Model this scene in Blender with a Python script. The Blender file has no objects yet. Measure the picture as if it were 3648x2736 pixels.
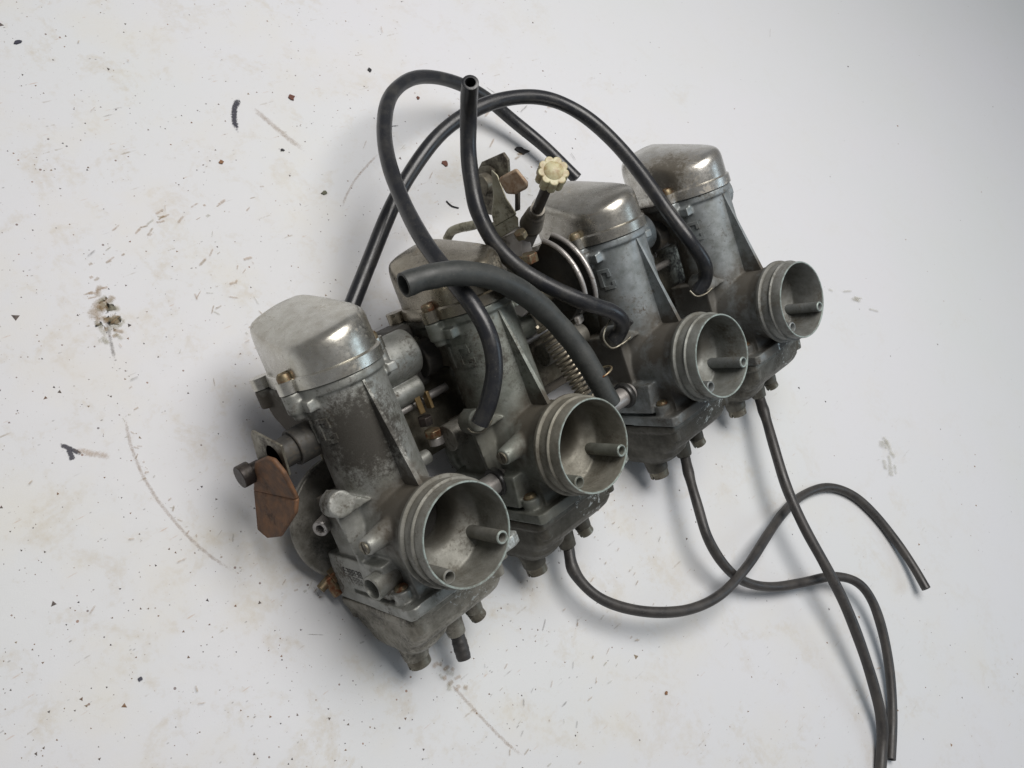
import bpy, bmesh, math, random
import numpy as np
from mathutils import Vector, Matrix, noise
random.seed(7)
sc = bpy.context.scene

# ---------------------------------------------------------------- frames
# "bank" frame, centimetres: x along the row, y towards the top caps, z out of the intake mouths.
# The bank leans on its rear spigots and bowls, so the table normal is tilted TH degrees in that frame.
S = 0.01
TH = math.radians(25.0)
X_ = Vector((1, 0, 0)); Y_ = Vector((0, math.cos(TH), -math.sin(TH))); N_ = Vector((0, math.sin(TH), math.cos(TH)))
P0 = Vector((0, -2.3, -10.5))
ROT = Matrix((X_, Y_, N_))                      # bank -> world rotation
BANK = Matrix.Translation(ROT @ (-P0) * S) @ ROT.to_4x4()
def W(q):                                       # bank cm -> world metres
    return ROT @ (Vector(q) - P0) * S

# ---------------------------------------------------------------- camera
RW = Matrix(((0.7030572, -0.3294104, 0.6302375), (-0.4163843, -0.9091259, -0.0106840), (0.5764847, -0.2549096, -0.7763289)))
TC = Vector((-1.993877, 6.858936, 40.393854))
F_PX = 3162.32
cam_pos_b = -(RW.transposed() @ TC)
cd = bpy.data.cameras.new('camera'); cam = bpy.data.objects.new('camera', cd); sc.collection.objects.link(cam)
cd.sensor_width = 36.0; cd.lens = F_PX / 3648 * 36.0; cd.clip_start = 0.01; cd.clip_end = 50
Rc = ROT @ RW.transposed()
flip = Matrix(((1, 0, 0), (0, -1, 0), (0, 0, -1)))
cam.matrix_world = Matrix.Translation(W(cam_pos_b)) @ (Rc @ flip).to_4x4()
sc.camera = cam
CAMW = W(cam_pos_b) * 100
def at(u, v, h):                                # a spot of the full-view photo (2212 wide) at height h cm over the table, in table cm
    k = 3648 / 2212
    d = Rc @ Vector(((u * k - 1824) / F_PX, (v * k - 1368) / F_PX, 1.0))
    return CAMW + d * ((h - CAMW.z) / d.z)
def on_plane(u, v, ax, val):                    # the same spot on a plane of the bank frame
    k = 3648 / 2212
    d = RW.transposed() @ Vector(((u * k - 1824) / F_PX, (v * k - 1368) / F_PX, 1.0))
    return cam_pos_b + d * ((val - cam_pos_b[ax]) / d[ax])

# ---------------------------------------------------------------- world and lamps
w = bpy.data.worlds.new('World'); sc.world = w; w.use_nodes = True
bg = w.node_tree.nodes['Background']; bg.inputs[0].default_value = (0.95, 0.96, 1.0, 1); bg.inputs[1].default_value = 0.18
def area(name, loc, target, size, power, col, size_y=None):
    l = bpy.data.lights.new(name, 'AREA'); l.energy = power; l.color = col; l.size = size
    if size_y: l.shape = 'RECTANGLE'; l.size_y = size_y
    o = bpy.data.objects.new(name, l); sc.collection.objects.link(o)
    o.location = loc; o.rotation_euler = (Vector(target) - Vector(loc)).to_track_quat('-Z', 'Y').to_euler(); return o
area('ceiling_lamp', (0.27, 0.25, 1.30), (0.32, 0.08, 0), 0.82, 10.9, (1.0, 0.965, 0.93))
area('window_light', (1.6, -1.2, 1.3), (0.2, 0, 0), 0.9, 6.0, (0.66, 0.84, 1.0))
sc.view_settings.view_transform = 'Standard'; sc.view_settings.look = 'None'; sc.view_settings.exposure = 0.0; sc.view_settings.gamma = 1.0

bpy.data.lights['ceiling_lamp'].spread = math.radians(128)
# ---------------------------------------------------------------- object helpers
def tag(o, label=None, cat=None, group=None, kind=None):
    for k, v in (('label', label), ('category', cat), ('group', group), ('kind', kind)):
        if v: o[k] = v
    return o
def finish(me, angle=38, smooth=True):
    me.validate()
    if smooth:
        for p in me.polygons: p.use_smooth = True
        me.set_sharp_from_angle(angle=math.radians(angle))
def obj(name, bm, mat, parent=None, bevel=0, angle=38, seg=2, sc_=S):
    me = bpy.data.meshes.new(name)
    bmesh.ops.recalc_face_normals(bm, faces=bm.faces)
    for v in bm.verts: v.co *= sc_
    bm.to_mesh(me); bm.free(); finish(me, angle)
    me.materials.append(mat)
    o = bpy.data.objects.new(name, me); sc.collection.objects.link(o)
    if parent: o.parent = parent
    if bevel:
        b = o.modifiers.new('bevel', 'BEVEL'); b.width = bevel * S; b.segments = seg; b.limit_method = 'ANGLE'; b.angle_limit = math.radians(40)
    return o
def frame(d):
    d = Vector(d).normalized(); a = Vector((0, 0, 1)) if abs(d.z) < .9 else Vector((1, 0, 0))
    u = d.cross(a).normalized(); return u, d.cross(u).normalized(), d
def lathe(bm, p, d, prof, seg=40, close=False, ref=None):
    """prof: list of (radius, distance along d); radius 0 closes"""
    u, v, d = frame(d)
    p = Vector(p); rings = []
    for r, t in prof:
        if r <= 1e-6: rings.append([bm.verts.new(p + d * t)])
        else: rings.append([bm.verts.new(p + d * t + (u * math.cos(6.2831853 * i / seg) + v * math.sin(6.2831853 * i / seg)) * r) for i in range(seg)])
    n = len(rings); pairs = [(i, i + 1) for i in range(n - 1)] + ([(n - 1, 0)] if close else [])
    for a, b in pairs:
        A, B = rings[a], rings[b]
        if len(A) == 1 and len(B) == 1: continue
        for i in range(seg):
            j = (i + 1) % seg
            if len(A) == 1: bm.faces.new((A[0], B[i], B[j]))
            elif len(B) == 1: bm.faces.new((A[i], A[j], B[0]))
            else: bm.faces.new((A[i], A[j], B[j], B[i]))
    return bm
def cyl(bm, a, b, r, r2=None, seg=32):
    a = Vector(a); b = Vector(b); L = (b - a).length; r2 = r if r2 is None else r2
    return lathe(bm, a, b - a, [(0, 0), (r, 0), (r2, L), (0, L)], seg)
def pipe(bm, a, b, ro, ri, seg=28, depth=None):
    """hollow at the b end"""
    a = Vector(a); b = Vector(b); L = (b - a).length; depth = depth or L * .9
    return lathe(bm, a, b - a, [(0, 0), (ro, 0), (ro, L - .05), (ro - .04, L), (ri + .03, L), (ri, L - .05), (ri, L - depth), (0, L - depth)], seg)
def box(bm, c, sz, rot=None):
    m = rot or Matrix.Identity(3); c = Vector(c)
    vs = [bm.verts.new(c + m @ Vector((x * sz[0] / 2, y * sz[1] / 2, z * sz[2] / 2))) for x in (-1, 1) for y in (-1, 1) for z in (-1, 1)]
    for f in ((0, 1, 3, 2), (4, 6, 7, 5), (0, 4, 5, 1), (2, 3, 7, 6), (0, 2, 6, 4), (1, 5, 7, 3)): bm.faces.new([vs[i] for i in f])
    return bm
def prism(bm, pts, off):
    """pts: 3-D polygon, extruded by off"""
    off = Vector(off); a = [bm.verts.new(Vector(p)) for p in pts]; b = [bm.verts.new(Vector(p) + off) for p in pts]; n = len(a)
    bm.faces.new(a); bm.faces.new(b[::-1])
    for i in range(n): bm.faces.new((a[i], b[i], b[(i + 1) % n], a[(i + 1) % n]))
    return bm
def hexa(bm, p, d, r, h, seg=6): return cyl(bm, p, Vector(p) + Vector(d).normalized() * h, r, seg=seg)
def crom(pts, n=10):
    P = [Vector(p) for p in pts]; P = [P[0] * 2 - P[1]] + P + [P[-1] * 2 - P[-2]]; out = []
    for i in range(1, len(P) - 2):
        for k in range(n):
            t = k / n
            # centripetal-ish catmull rom
            a, b, c, d = P[i - 1], P[i], P[i + 1], P[i + 2]
            out.append(.5 * ((2 * b) + (c - a) * t + (2 * a - 5 * b + 4 * c - d) * t * t + (3 * b - a - 3 * c + d) * t ** 3))
    out.append(P[-2]); return out
def relax(pts, it=3):
    for _ in range(it):
        q = pts[:]
        for i in range(1, len(pts) - 1): q[i] = (pts[i - 1] + pts[i] * 2 + pts[i + 1]) / 4
        pts = q
    return pts
def tube(bm, path, r, seg=18, open_start=0, open_end=0, rfun=None):
    """sweep; open_* = bore radius of an open end (0 = closed)"""
    n = len(path); t0 = (path[1] - path[0]).normalized(); u, v, _ = frame(t0); rings = []
    def ring(c, r_): return [bm.verts.new(c + (u * math.cos(6.2831853 * k / seg) + v * math.sin(6.2831853 * k / seg)) * r_) for k in range(seg)]
    def link(A, B):
        for k in range(seg): bm.faces.new((A[k], A[(k + 1) % seg], B[(k + 1) % seg], B[k]))
    frames = []
    for i in range(n):
        t = (path[min(i + 1, n - 1)] - path[max(i - 1, 0)]).normalized()
        u = (u - t * u.dot(t)).normalized(); v = t.cross(u); frames.append((u.copy(), v.copy(), t))
    def cap(end, bore):
        global _
        nonlocal u, v
        i = 0 if end == 0 else n - 1; u, v, t = frames[i]; s = -1 if end == 0 else 1
        base = rings[i]
        if bore:
            R1 = ring(path[i] + t * s * .015, (rfun(i / (n - 1)) if rfun else 1) * r * .93); R2 = ring(path[i] + t * s * .015, bore * 1.05); R3 = ring(path[i] - t * s * .05, bore); R4 = ring(path[i] - t * s * 1.6, bore * .98)
            link(base, R1); link(R1, R2); link(R2, R3); link(R3, R4); bm.faces.new(R4)
        else: bm.faces.new(base)
    for i in range(n):
        u, v, t = frames[i]; rings.append(ring(path[i], r * (rfun(i / (n - 1)) if rfun else 1)))
    for i in range(n - 1): link(rings[i], rings[i + 1])
    cap(0, open_start); cap(1, open_end)
    return bm
def cast_mesh(name, bm, voxel=.065, it=6, fac=.5):
    """join closed lumps into one cast surface with small fillets (cm in, metres out)"""
    me = bpy.data.meshes.new(name); bmesh.ops.recalc_face_normals(bm, faces=bm.faces)
    for v in bm.verts: v.co *= S
    bm.to_mesh(me); bm.free()
    o = bpy.data.objects.new(name, me); sc.collection.objects.link(o)
    m = o.modifiers.new('r', 'REMESH'); m.mode = 'VOXEL'; m.voxel_size = voxel * S
    m2 = o.modifiers.new('s', 'SMOOTH'); m2.factor = fac; m2.iterations = it
    dg = bpy.context.evaluated_depsgraph_get(); out = bpy.data.meshes.new_from_object(o.evaluated_get(dg))
    bpy.data.objects.remove(o); bpy.data.meshes.remove(me); out.name = name
    return out
def from_mesh(name, me, mat, parent=None, extra=None, angle=60):
    bm = bmesh.new(); bm.from_mesh(me)
    if extra:
        e = bpy.data.meshes.new('e'); bmesh.ops.recalc_face_normals(extra, faces=extra.faces)
        for v in extra.verts: v.co *= S
        extra.to_mesh(e); extra.free(); bm.from_mesh(e); bpy.data.meshes.remove(e)
    bm.to_mesh(me); bm.free(); me.materials.clear(); me.materials.append(mat); finish(me, angle)
    o = bpy.data.objects.new(name, me); sc.collection.objects.link(o)
    if parent: o.parent = parent
    return o

# ---------------------------------------------------------------- materials
class NT:
    def __init__(s, name):
        s.m = bpy.data.materials.new(name); s.m.use_nodes = True; s.t = s.m.node_tree; s.n = s.t.nodes; s.l = s.t.links; s.b = s.n['Principled BSDF']
    def node(s, t, **k):
        x = s.n.new(t)
        for a, v in k.items(): setattr(x, a, v)
        return x
    def inp(s, node, i, v):
        if hasattr(v, 'is_output') or isinstance(v, bpy.types.NodeSocket): s.l.new(v, node.inputs[i])
        elif v is not None: node.inputs[i].default_value = v
    def noise(s, vec, scale, detail=4, rough=.55, dist=0):
        x = s.node('ShaderNodeTexNoise'); s.inp(x, 'Vector', vec); x.inputs['Scale'].default_value = scale; x.inputs['Detail'].default_value = detail; x.inputs['Roughness'].default_value = rough; x.inputs['Distortion'].default_value = dist
        return x.outputs[0]
    def voro(s, vec, scale, feature='F1', rnd=1):
        x = s.node('ShaderNodeTexVoronoi', feature=feature); s.inp(x, 'Vector', vec); x.inputs['Scale'].default_value = scale; x.inputs['Randomness'].default_value = rnd
        return x.outputs[0], x.outputs[1] if feature != 'DISTANCE_TO_EDGE' else None
    def ramp(s, v, stops, mode='LINEAR'):
        x = s.node('ShaderNodeValToRGB'); s.inp(x, 0, v); cr = x.color_ramp; cr.interpolation = mode
        while len(cr.elements) < len(stops): cr.elements.new(.5)
        for e, (p, c) in zip(cr.elements, stops):
            e.position = p; e.color = c if isinstance(c, tuple) and len(c) == 4 else ((c, c, c, 1) if not isinstance(c, tuple) else c + (1,))
        return x.outputs[0]
    def mix(s, f, a, b, mode='MIX'):
        x = s.node('ShaderNodeMix', data_type='RGBA', blend_type=mode); s.inp(x, 0, f)
        for i, v in ((6, a), (7, b)):
            if isinstance(v, tuple): v = v if len(v) == 4 else v + (1,)
            s.inp(x, i, v)
        return x.outputs[2]
    def math(s, op, a, b=None, c=None, clamp=False):
        x = s.node('ShaderNodeMath', operation=op, use_clamp=clamp); s.inp(x, 0, a); s.inp(x, 1, b)
        if c is not None: s.inp(x, 2, c)
        return x.outputs[0]
    def bump(s, h, strength=.3, dist=.0005, normal=None):
        x = s.node('ShaderNodeBump'); s.inp(x, 'Height', h); x.inputs['Strength'].default_value = strength; x.inputs['Distance'].default_value = dist; s.inp(x, 'Normal', normal)
        return x.outputs[0]
    def coords(s, scale=100.0, rnd=True, stretch=(1, 1, 1)):
        tc = s.node('ShaderNodeTexCoord'); mp = s.node('ShaderNodeMapping'); s.l.new(tc.outputs['Object'], mp.inputs[0])
        mp.inputs['Scale'].default_value = tuple(scale * k for k in stretch)
        if not rnd: return mp.outputs[0]
        oi = s.node('ShaderNodeObjectInfo'); r = s.math('MULTIPLY', oi.outputs['Random'], 37.0); cx = s.node('ShaderNodeCombineXYZ')
        s.l.new(r, cx.inputs[0]); s.l.new(s.math('MULTIPLY', r, 1.7), cx.inputs[1]); v = s.node('ShaderNodeVectorMath', operation='ADD'); s.l.new(mp.outputs[0], v.inputs[0]); s.l.new(cx.outputs[0], v.inputs[1])
        return v.outputs[0]
    def set(s, **k):
        for a, v in k.items(): s.inp(s.b, a.replace('_', ' '), v)
        return s.m

def metal(name, base, dark, dirt=(.045, .038, .028), metallic=.75, rough=(.32, .6), dirt_lo=.52, dirt_hi=.68, scale=.55, speck=True, soot=None, grime_shade=None, wear=None, rim=None, bump=.25, tint=True, rust=None):
    m = NT(name); co = m.coords(); raw = m.coords(rnd=False)
    big = m.noise(co, scale, 6, .62, .4); fine = m.noise(co, 6, 5, .6); grain = m.noise(co, 22, 3, .6)
    col = m.mix(m.ramp(m.noise(co, scale * 2.3, 5, .6), [(.35, 0), (.68, 1)]), base, dark)
    if tint:
        oi = m.node('ShaderNodeObjectInfo'); col = m.mix(1.0, col, oi.outputs['Color'], 'MULTIPLY')
    dm = m.ramp(m.math('ADD', big, m.math('MULTIPLY', m.math('SUBTRACT', fine, .5), .5)), [(dirt_lo, 0), (dirt_hi, 1)])
    if soot:
        c, r = soot; v = m.node('ShaderNodeVectorMath', operation='DISTANCE'); m.l.new(raw, v.inputs[0]); v.inputs[1].default_value = c
        k = m.math('SUBTRACT', 1.0, m.math('DIVIDE', v.outputs['Value'], r), clamp=True)
        k = m.math('MULTIPLY', k, oi.outputs['Alpha'])
        k = m.ramp(m.math('ADD', k, m.math('MULTIPLY', m.math('SUBTRACT', m.noise(co, 2.6, 9, .80), .5), 2.0)), [(.22, 0), (.62, 1)])
        sk = k; dm = m.math('MAXIMUM', dm, m.math('MULTIPLY', k, .93))
    for c, r, amt, inv in (grime_shade or ()):
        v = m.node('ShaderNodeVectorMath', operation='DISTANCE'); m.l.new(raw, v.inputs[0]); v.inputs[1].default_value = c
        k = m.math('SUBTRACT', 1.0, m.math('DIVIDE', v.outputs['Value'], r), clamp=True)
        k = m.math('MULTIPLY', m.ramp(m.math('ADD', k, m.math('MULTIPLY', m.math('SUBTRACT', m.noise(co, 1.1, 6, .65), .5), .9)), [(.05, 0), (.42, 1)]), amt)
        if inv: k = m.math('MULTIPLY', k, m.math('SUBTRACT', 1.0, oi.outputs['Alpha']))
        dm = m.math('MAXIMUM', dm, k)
    if speck:
        d, _ = m.voro(co, 3.1); sp = m.math('LESS_THAN', d, .09); dm = m.math('MAXIMUM', dm, m.math('MULTIPLY', m.math('MULTIPLY', sp, m.ramp(big, [(.42, 0), (.55, 1)])), .9))
        d2, _ = m.voro(co, 9.0); sp2 = m.math('LESS_THAN', d2, .12); dm = m.math('MAXIMUM', dm, m.math('MULTIPLY', sp2, .35))
    dcol = m.mix(grain, dirt, tuple(min(1, c * 1.9) for c in dirt))
    col = m.mix(dm, col, dcol)
    if soot: col = m.mix(m.math('MULTIPLY', sk, .72), col, (.016, .015, .012))
    col = m.mix(m.math('MULTIPLY', m.ramp(grain, [(.35, 0), (.75, 1)]), .22), col, tuple(c * .45 for c in dark))
    if rust:
        col = m.mix(m.ramp(m.noise(co, 1.4, 7, .7), [(.5, 0), (.62, 1)]), col, rust)
    for c, r, thr_ in (wear or ()):
        v = m.node('ShaderNodeVectorMath', operation='DISTANCE'); m.l.new(raw, v.inputs[0]); v.inputs[1].default_value = c
        k = m.math('SUBTRACT', 1.0, m.math('DIVIDE', v.outputs['Value'], r), clamp=True)
        k = m.ramp(m.math('MULTIPLY', m.ramp(k, [(0, 0), (.3, 1)]), m.noise(co, 2.4, 9, .78, .6)), [(thr_, 0), (thr_ + .03, 1)]); col = m.mix(k, col, (.50, .53, .51)); dm = m.math('MULTIPLY', dm, m.math('SUBTRACT', 1.0, k))
    if rim:
        sp_ = m.node('ShaderNodeSeparateXYZ'); m.l.new(raw, sp_.inputs[0]); k = m.math('MULTIPLY', m.math('GREATER_THAN', sp_.outputs[2], -.045), m.ramp(m.noise(co, 3, 7, .75), [(.40, .15), (.56, .9)])); col = m.mix(k, col, (.36, .42, .39)); dm = m.math('MULTIPLY', dm, m.math('SUBTRACT', 1.0, k))
    met = m.math('MULTIPLY', m.math('SUBTRACT', 1.0, dm), metallic)
    ro = m.math('ADD', m.math('MULTIPLY', fine, rough[1] - rough[0]), rough[0]); ro = m.math('ADD', ro, m.math('MULTIPLY', dm, .25), clamp=True)
    nb = m.bump(m.math('ADD', m.math('MULTIPLY', grain, .35), m.math('MULTIPLY', fine, .8)), bump, .0004)
    return m.set(Base_Color=col, Metallic=met, Roughness=ro, Normal=nb)

M = {}
M['cast'] = metal('cast_zinc', (.37, .375, .36), (.22, .225, .205), dirt=(.036, .028, .018), soot=((-1.0, 5.4, -4.0), 3.4), grime_shade=(((-.1, .8, -2.7), 3.4, .9, 0), ((0, -2.4, -3.0), 4.2, .95, 1), ((-1.6, 4.6, -10.2), 6.0, .95, 0), ((-3.2, 1.5, -6.0), 3.4, .95, 1)), wear=(((1.0, -3.1, -2.3), 2.6, .56), ((3.9, -2.6, -2.2), 1.2, .50)), metallic=.62, rough=(.40, .58), dirt_lo=.55, dirt_hi=.72)  # left-flank and back masks: grease plus gap shade put into the colour
M['bell'] = metal('machined_zinc', (.27, .268, .248), (.16, .157, .138), dirt=(.05, .043, .03), grime_shade=(((0, 1.2, -2.4), 2.8, .5, 0), ((.6, 1.0, -4.2), 3.0, .7, 0)), rim=True, metallic=.45, rough=(.46, .64), dirt_lo=.52, dirt_hi=.74)  # deeper mask paints the shade of the throat; the other is neck grime
M['bowl'] = metal('grimy_bowl', (.30, .29, .26), (.15, .143, .12), dirt=(.032, .029, .022), metallic=.6, rough=(.36, .6), wear=(((1.2, -3.4, -2.9), 2.6, .57), ((3.0, -5.5, -4.2), 1.6, .58)), dirt_lo=.47, dirt_hi=.72)
M['cap'] = metal('worn_polished_cap', (.66, .65, .61), (.48, .46, .41), dirt=(.16, .135, .095), soot=((-2.0, 10.2, -6.2), 3.0), metallic=.92, rough=(.17, .42), dirt_lo=.60, dirt_hi=.78, bump=.10, speck=True)
M['steel'] = metal('dull_plated_steel', (.28, .265, .215), (.14, .125, .095), metallic=.8, rough=(.35, .55), dirt_lo=.5, dirt_hi=.66, tint=False)
M['bright'] = metal('greyish_alloy', (.52, .50, .48), (.36, .34, .32), metallic=.7, rough=(.33, .5), dirt_lo=.58, dirt_hi=.75, tint=False)
M['screw'] = metal('yellowish_plated_screw', (.30, .26, .17), (.16, .12, .07), metallic=.7, rough=(.35, .55), tint=False, rust=(.16, .06, .025))
M['spring'] = metal('spring_wire', (.42, .38, .30), (.25, .22, .17), metallic=.85, rough=(.3, .5), tint=False)
M['rustlight'] = metal('rust_bloomed_block', (.42, .33, .24), (.30, .19, .11), dirt=(.16, .09, .05), metallic=.15, rough=(.55, .75), tint=False, scale=1.2)
M['ferrule'] = metal('dirty_ferrule', (.17, .155, .13), (.10, .09, .075), metallic=.4, rough=(.4, .6), tint=False)
M['rust'] = metal('rusty_sheet', (.19, .088, .036), (.085, .047, .028), dirt=(.05, .03, .02), metallic=.1, rough=(.6, .8), tint=False, scale=.9, dirt_lo=.56, dirt_hi=.74)
M['darksteel'] = metal('blackened_bolt', (.055, .045, .04), (.03, .026, .024), metallic=.5, rough=(.4, .55), tint=False)
M['darkcast'] = metal('oily_black_casting', (.06, .058, .052), (.035, .033, .03), metallic=.3, rough=(.45, .65), tint=False)
M['bracket'] = metal('olive_plated_bracket', (.42, .41, .32), (.28, .26, .18), dirt=(.07, .06, .035), metallic=.5, rough=(.4, .6), tint=False)
M['brass'] = metal('old_brass', (.34, .24, .11), (.2, .14, .07), metallic=.8, rough=(.35, .5), tint=False)

def rubber(name, base=(.014, .015, .018), dusty=(.036, .035, .032), amount=(.45, .8), rough=.30):
    m = NT(name); co = m.coords(); n1 = m.noise(co, .9, 6, .6); n2 = m.noise(co, 9, 5, .65)
    d = m.ramp(m.math('ADD', n1, m.math('MULTIPLY', m.math('SUBTRACT', n2, .5), .5)), [(amount[0], 0), (amount[1], 1)])
    col = m.mix(d, base, dusty)
    v, _ = m.voro(co, 5.0); col = m.mix(m.math('MULTIPLY', m.math('LESS_THAN', v, .07), .6), col, (.22, .21, .18))
    ro = m.math('ADD', m.math('MULTIPLY', d, .25), rough)
    return m.set(Base_Color=col, Roughness=ro, Normal=m.bump(n2, .12, .0003), Specular_IOR_Level=.5)
M['hose'] = rubber('black_rubber_hose')
M['hose_dusty'] = rubber('dusty_rubber_hose', (.026, .029, .028), (.052, .054, .050), (.35, .75), .42)
M['drain'] = rubber('drain_hose_rubber', (.026, .025, .025), (.055, .050, .045), (.35, .75), .36)
M['ring'] = rubber('rubber_seal', (.02, .02, .02), (.04, .04, .035))
mm = NT('ivory_plastic'); co = mm.coords(); n1 = mm.noise(co, 2.2, 5, .6)
M['plastic'] = mm.set(Base_Color=mm.mix(mm.ramp(n1, [(.42, 0), (.68, 1)]), (.46, .43, .27), (.26, .18, .08)), Roughness=.45, Subsurface_Weight=.15, Subsurface_Radius=(.004, .003, .002))
mm = NT('black_bore'); M['void'] = mm.set(Base_Color=(.012, .012, .012, 1), Roughness=.7)

# painted table top: white paint with fine grit, faint scuffs and smears
mt = NT('dirty_white_paint'); co = mt.coords(rnd=False)
w1 = mt.noise(co, .045, 4, .5); w2 = mt.noise(co, .35, 7, .65, .6); w3 = mt.noise(co, 2.4, 6, .7)
base = mt.mix(mt.ramp(w1, [(.35, 0), (.65, 1)]), (.585, .588, .612), (.57, .585, .592))
# area mask: the near part is the dirtier one
sep = mt.node('ShaderNodeSeparateXYZ'); mt.l.new(co, sep.inputs[0])
near = mt.ramp(mt.math('ADD', mt.math('MULTIPLY', sep.outputs[0], -.0125), mt.math('ADD', .80, mt.math('MULTIPLY', mt.math('SUBTRACT', mt.noise(co, .09, 3), .5), 1.2))), [(.15, .12), (.85, 1)])
smear = mt.math('MULTIPLY', mt.ramp(mt.math('ADD', w2, mt.math('MULTIPLY', mt.math('SUBTRACT', w3, .5), .55)), [(.53, 0), (.86, 1)]), mt.math('MULTIPLY', near, .72))
base = mt.mix(smear, base, (.44, .38, .28))
warm = mt.math('MULTIPLY', mt.ramp(mt.noise(co, .16, 5, .6), [(.48, 0), (.75, 1)]), mt.math('MULTIPLY', near, .38)); base = mt.mix(warm, base, (.60, .56, .45))
def strk(ang, sx, sy, thr, colr, amt, wid=.05):
    global base
    mp = mt.node('ShaderNodeMapping'); mt.l.new(co, mp.inputs[0]); mp.inputs['Rotation'].default_value = (0, 0, ang); mp.inputs['Scale'].default_value = (sx, sy, 1)
    v, c = mt.voro(mp.outputs[0], 1.0); mask = mt.math('MULTIPLY', mt.math('SUBTRACT', 1.0, mt.ramp(v, [(thr, 0), (thr + wid, 1)])), mt.math('GREATER_THAN', mt.noise(co, .5, 3), .5))
    mask = mt.math('MULTIPLY', mask, mt.ramp(w3, [(.38, 0), (.6, 1)])); base = mt.mix(mt.math('MULTIPLY', mask, mt.math('MULTIPLY', near, amt)), base, colr)
strk(.5, .18, 1.6, .06, (.30, .26, .21), .75); strk(-.9, .22, 2.0, .05, (.22, .2, .19), .6); strk(1.9, .3, 2.4, .05, (.42, .28, .2), .6); strk(.15, 1.1, 2.2, .05, (.16, .15, .15), .8)
v, c = mt.voro(co, 1.5); sepc = mt.node('ShaderNodeSeparateColor'); mt.l.new(c, sepc.inputs[0])
thr = mt.math('MULTIPLY', mt.math('MULTIPLY', sepc.outputs[0], sepc.outputs[0]), mt.math('MULTIPLY', near, .105)); dot = mt.math('LESS_THAN', mt.math('ADD', v, mt.math('MULTIPLY', mt.math('SUBTRACT', mt.noise(co, 9, 2), .5), .05)), thr)
base = mt.mix(mt.math('MULTIPLY', dot, .85), base, mt.mix(sepc.outputs[1], (.10, .09, .10), (.24, .13, .08)))
v2, c2 = mt.voro(co, 4.2); sep2 = mt.node('ShaderNodeSeparateColor'); mt.l.new(c2, sep2.inputs[0])
dot2 = mt.math('LESS_THAN', v2, mt.math('MULTIPLY', mt.math('MULTIPLY', sep2.outputs[0], near), .13)); base = mt.mix(mt.math('MULTIPLY', dot2, .4), base, (.28, .24, .22))
M['table'] = mt.set(Base_Color=base, Roughness=mt.math('ADD', .42, mt.math('MULTIPLY', w2, .2)), Normal=mt.bump(mt.math('ADD', w3, mt.noise(co, 14, 4, .6)), .10, .0005), Specular_IOR_Level=.35)

def smear_mat(name, col, scale, lo, hi, amt, stretch=(1, 1, 1)):
    m = NT(name); co = m.coords(stretch=stretch); n1 = m.math('ADD', m.math('MULTIPLY', m.noise(co, scale, 9, .8, .3), .55), m.math('MULTIPLY', m.noise(co, scale * 4, 6, .8), .45))
    uvn = m.node('ShaderNodeAttribute', attribute_name='edge'); e = uvn.outputs['Fac']
    a = m.ramp(m.math('ADD', m.math('MULTIPLY', e, .62), m.math('MULTIPLY', m.math('SUBTRACT', n1, .5), 1.5)), [(lo, 0), (hi, 1)])
    m.m.blend_method = 'BLEND' if hasattr(m.m, 'blend_method') else None
    return m.set(Base_Color=col + (1,), Roughness=.6, Alpha=m.math('MULTIPLY', a, amt))
M['brown_smear'] = smear_mat('brown_smear', (.32, .225, .12), 2.2, .30, .95, .85)
M['rust_smear'] = smear_mat('rusty_smear', (.38, .25, .14), 2.6, .32, .95, .7)
M['black_smear'] = smear_mat('black_smear', (.035, .035, .05), 2.6, .36, .55, .92)
M['faint_line'] = smear_mat('faint_line', (.30, .20, .12), 4.0, .42, .9, .6)
M['grey_smear'] = smear_mat('grey_smear', (.14, .125, .11), 3.2, .36, .78, .55)
M['green_smear'] = smear_mat('greenish_smear', (.36, .34, .25), 2.8, .36, .8, .5)

# ---------------------------------------------------------------- table
bm = bmesh.new(); box(bm, (60, 0, -2), (420, 420, 4))
table = obj('table_top', bm, M['table'], bevel=0); tag(table, 'white painted table top, scuffed and speckled with dirt', None, None, 'structure')

def stain(path, width, mat, h=.012, seed=0, taper=True):
    """a dried smear on the paint: a thin strip along a path in table cm, fading at its edges"""
    bm = bmesh.new(); pts = crom([Vector((p[0], p[1], 0)) for p in path], 8); n = len(pts); rows = []; lay = {}
    for i, p in enumerate(pts):
        t = (pts[min(i + 1, n - 1)] - pts[max(i - 1, 0)]).normalized(); nrm = Vector((-t.y, t.x, 0)); row = []
        wd = width(i / (n - 1)) if callable(width) else width
        for k in range(7):
            a = k / 6 * 2 - 1; v = bm.verts.new(p + nrm * a * wd * .5 + Vector((0, 0, h))); e = (1 - a * a)
            if taper: e *= min(1, 4 * i / (n - 1), 4 * (1 - i / (n - 1)))
            lay[v] = e; row.append(v)
        rows.append(row)
    for a, b in zip(rows, rows[1:]):
        for k in range(6): bm.faces.new((a[k], a[k + 1], b[k + 1], b[k]))
    vals = [lay[v] for v in bm.verts]; o = obj('stain', bm, M[mat], table)
    o.visible_shadow = True; at_ = o.data.attributes.new('edge', 'FLOAT', 'POINT')
    for i, e in enumerate(vals): at_.data[i].value = e
    return o
def fv(*pp): return [at(u, v, 0)[:2] for u, v in pp]
def blot(u, v, u2, v2, wpx, mat, h=.012):
    a = at(u, v, 0); b = at(u2, v2, 0); mid = (a + b) / 2; k = (a - CAMW).length / (F_PX / 3648 * 2212)
    return stain([a[:2], mid[:2], b[:2]], wpx * k * 1.15, mat, h)
stain(fv((262, 800), (268, 880), (282, 960), (318, 1045), (372, 1120), (440, 1190), (520, 1240), (600, 1262)), .38, 'faint_line')
stain(fv((940, 1440), (985, 1490), (1040, 1550), (1100, 1610), (1190, 1680)), .4, 'faint_line')
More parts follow.
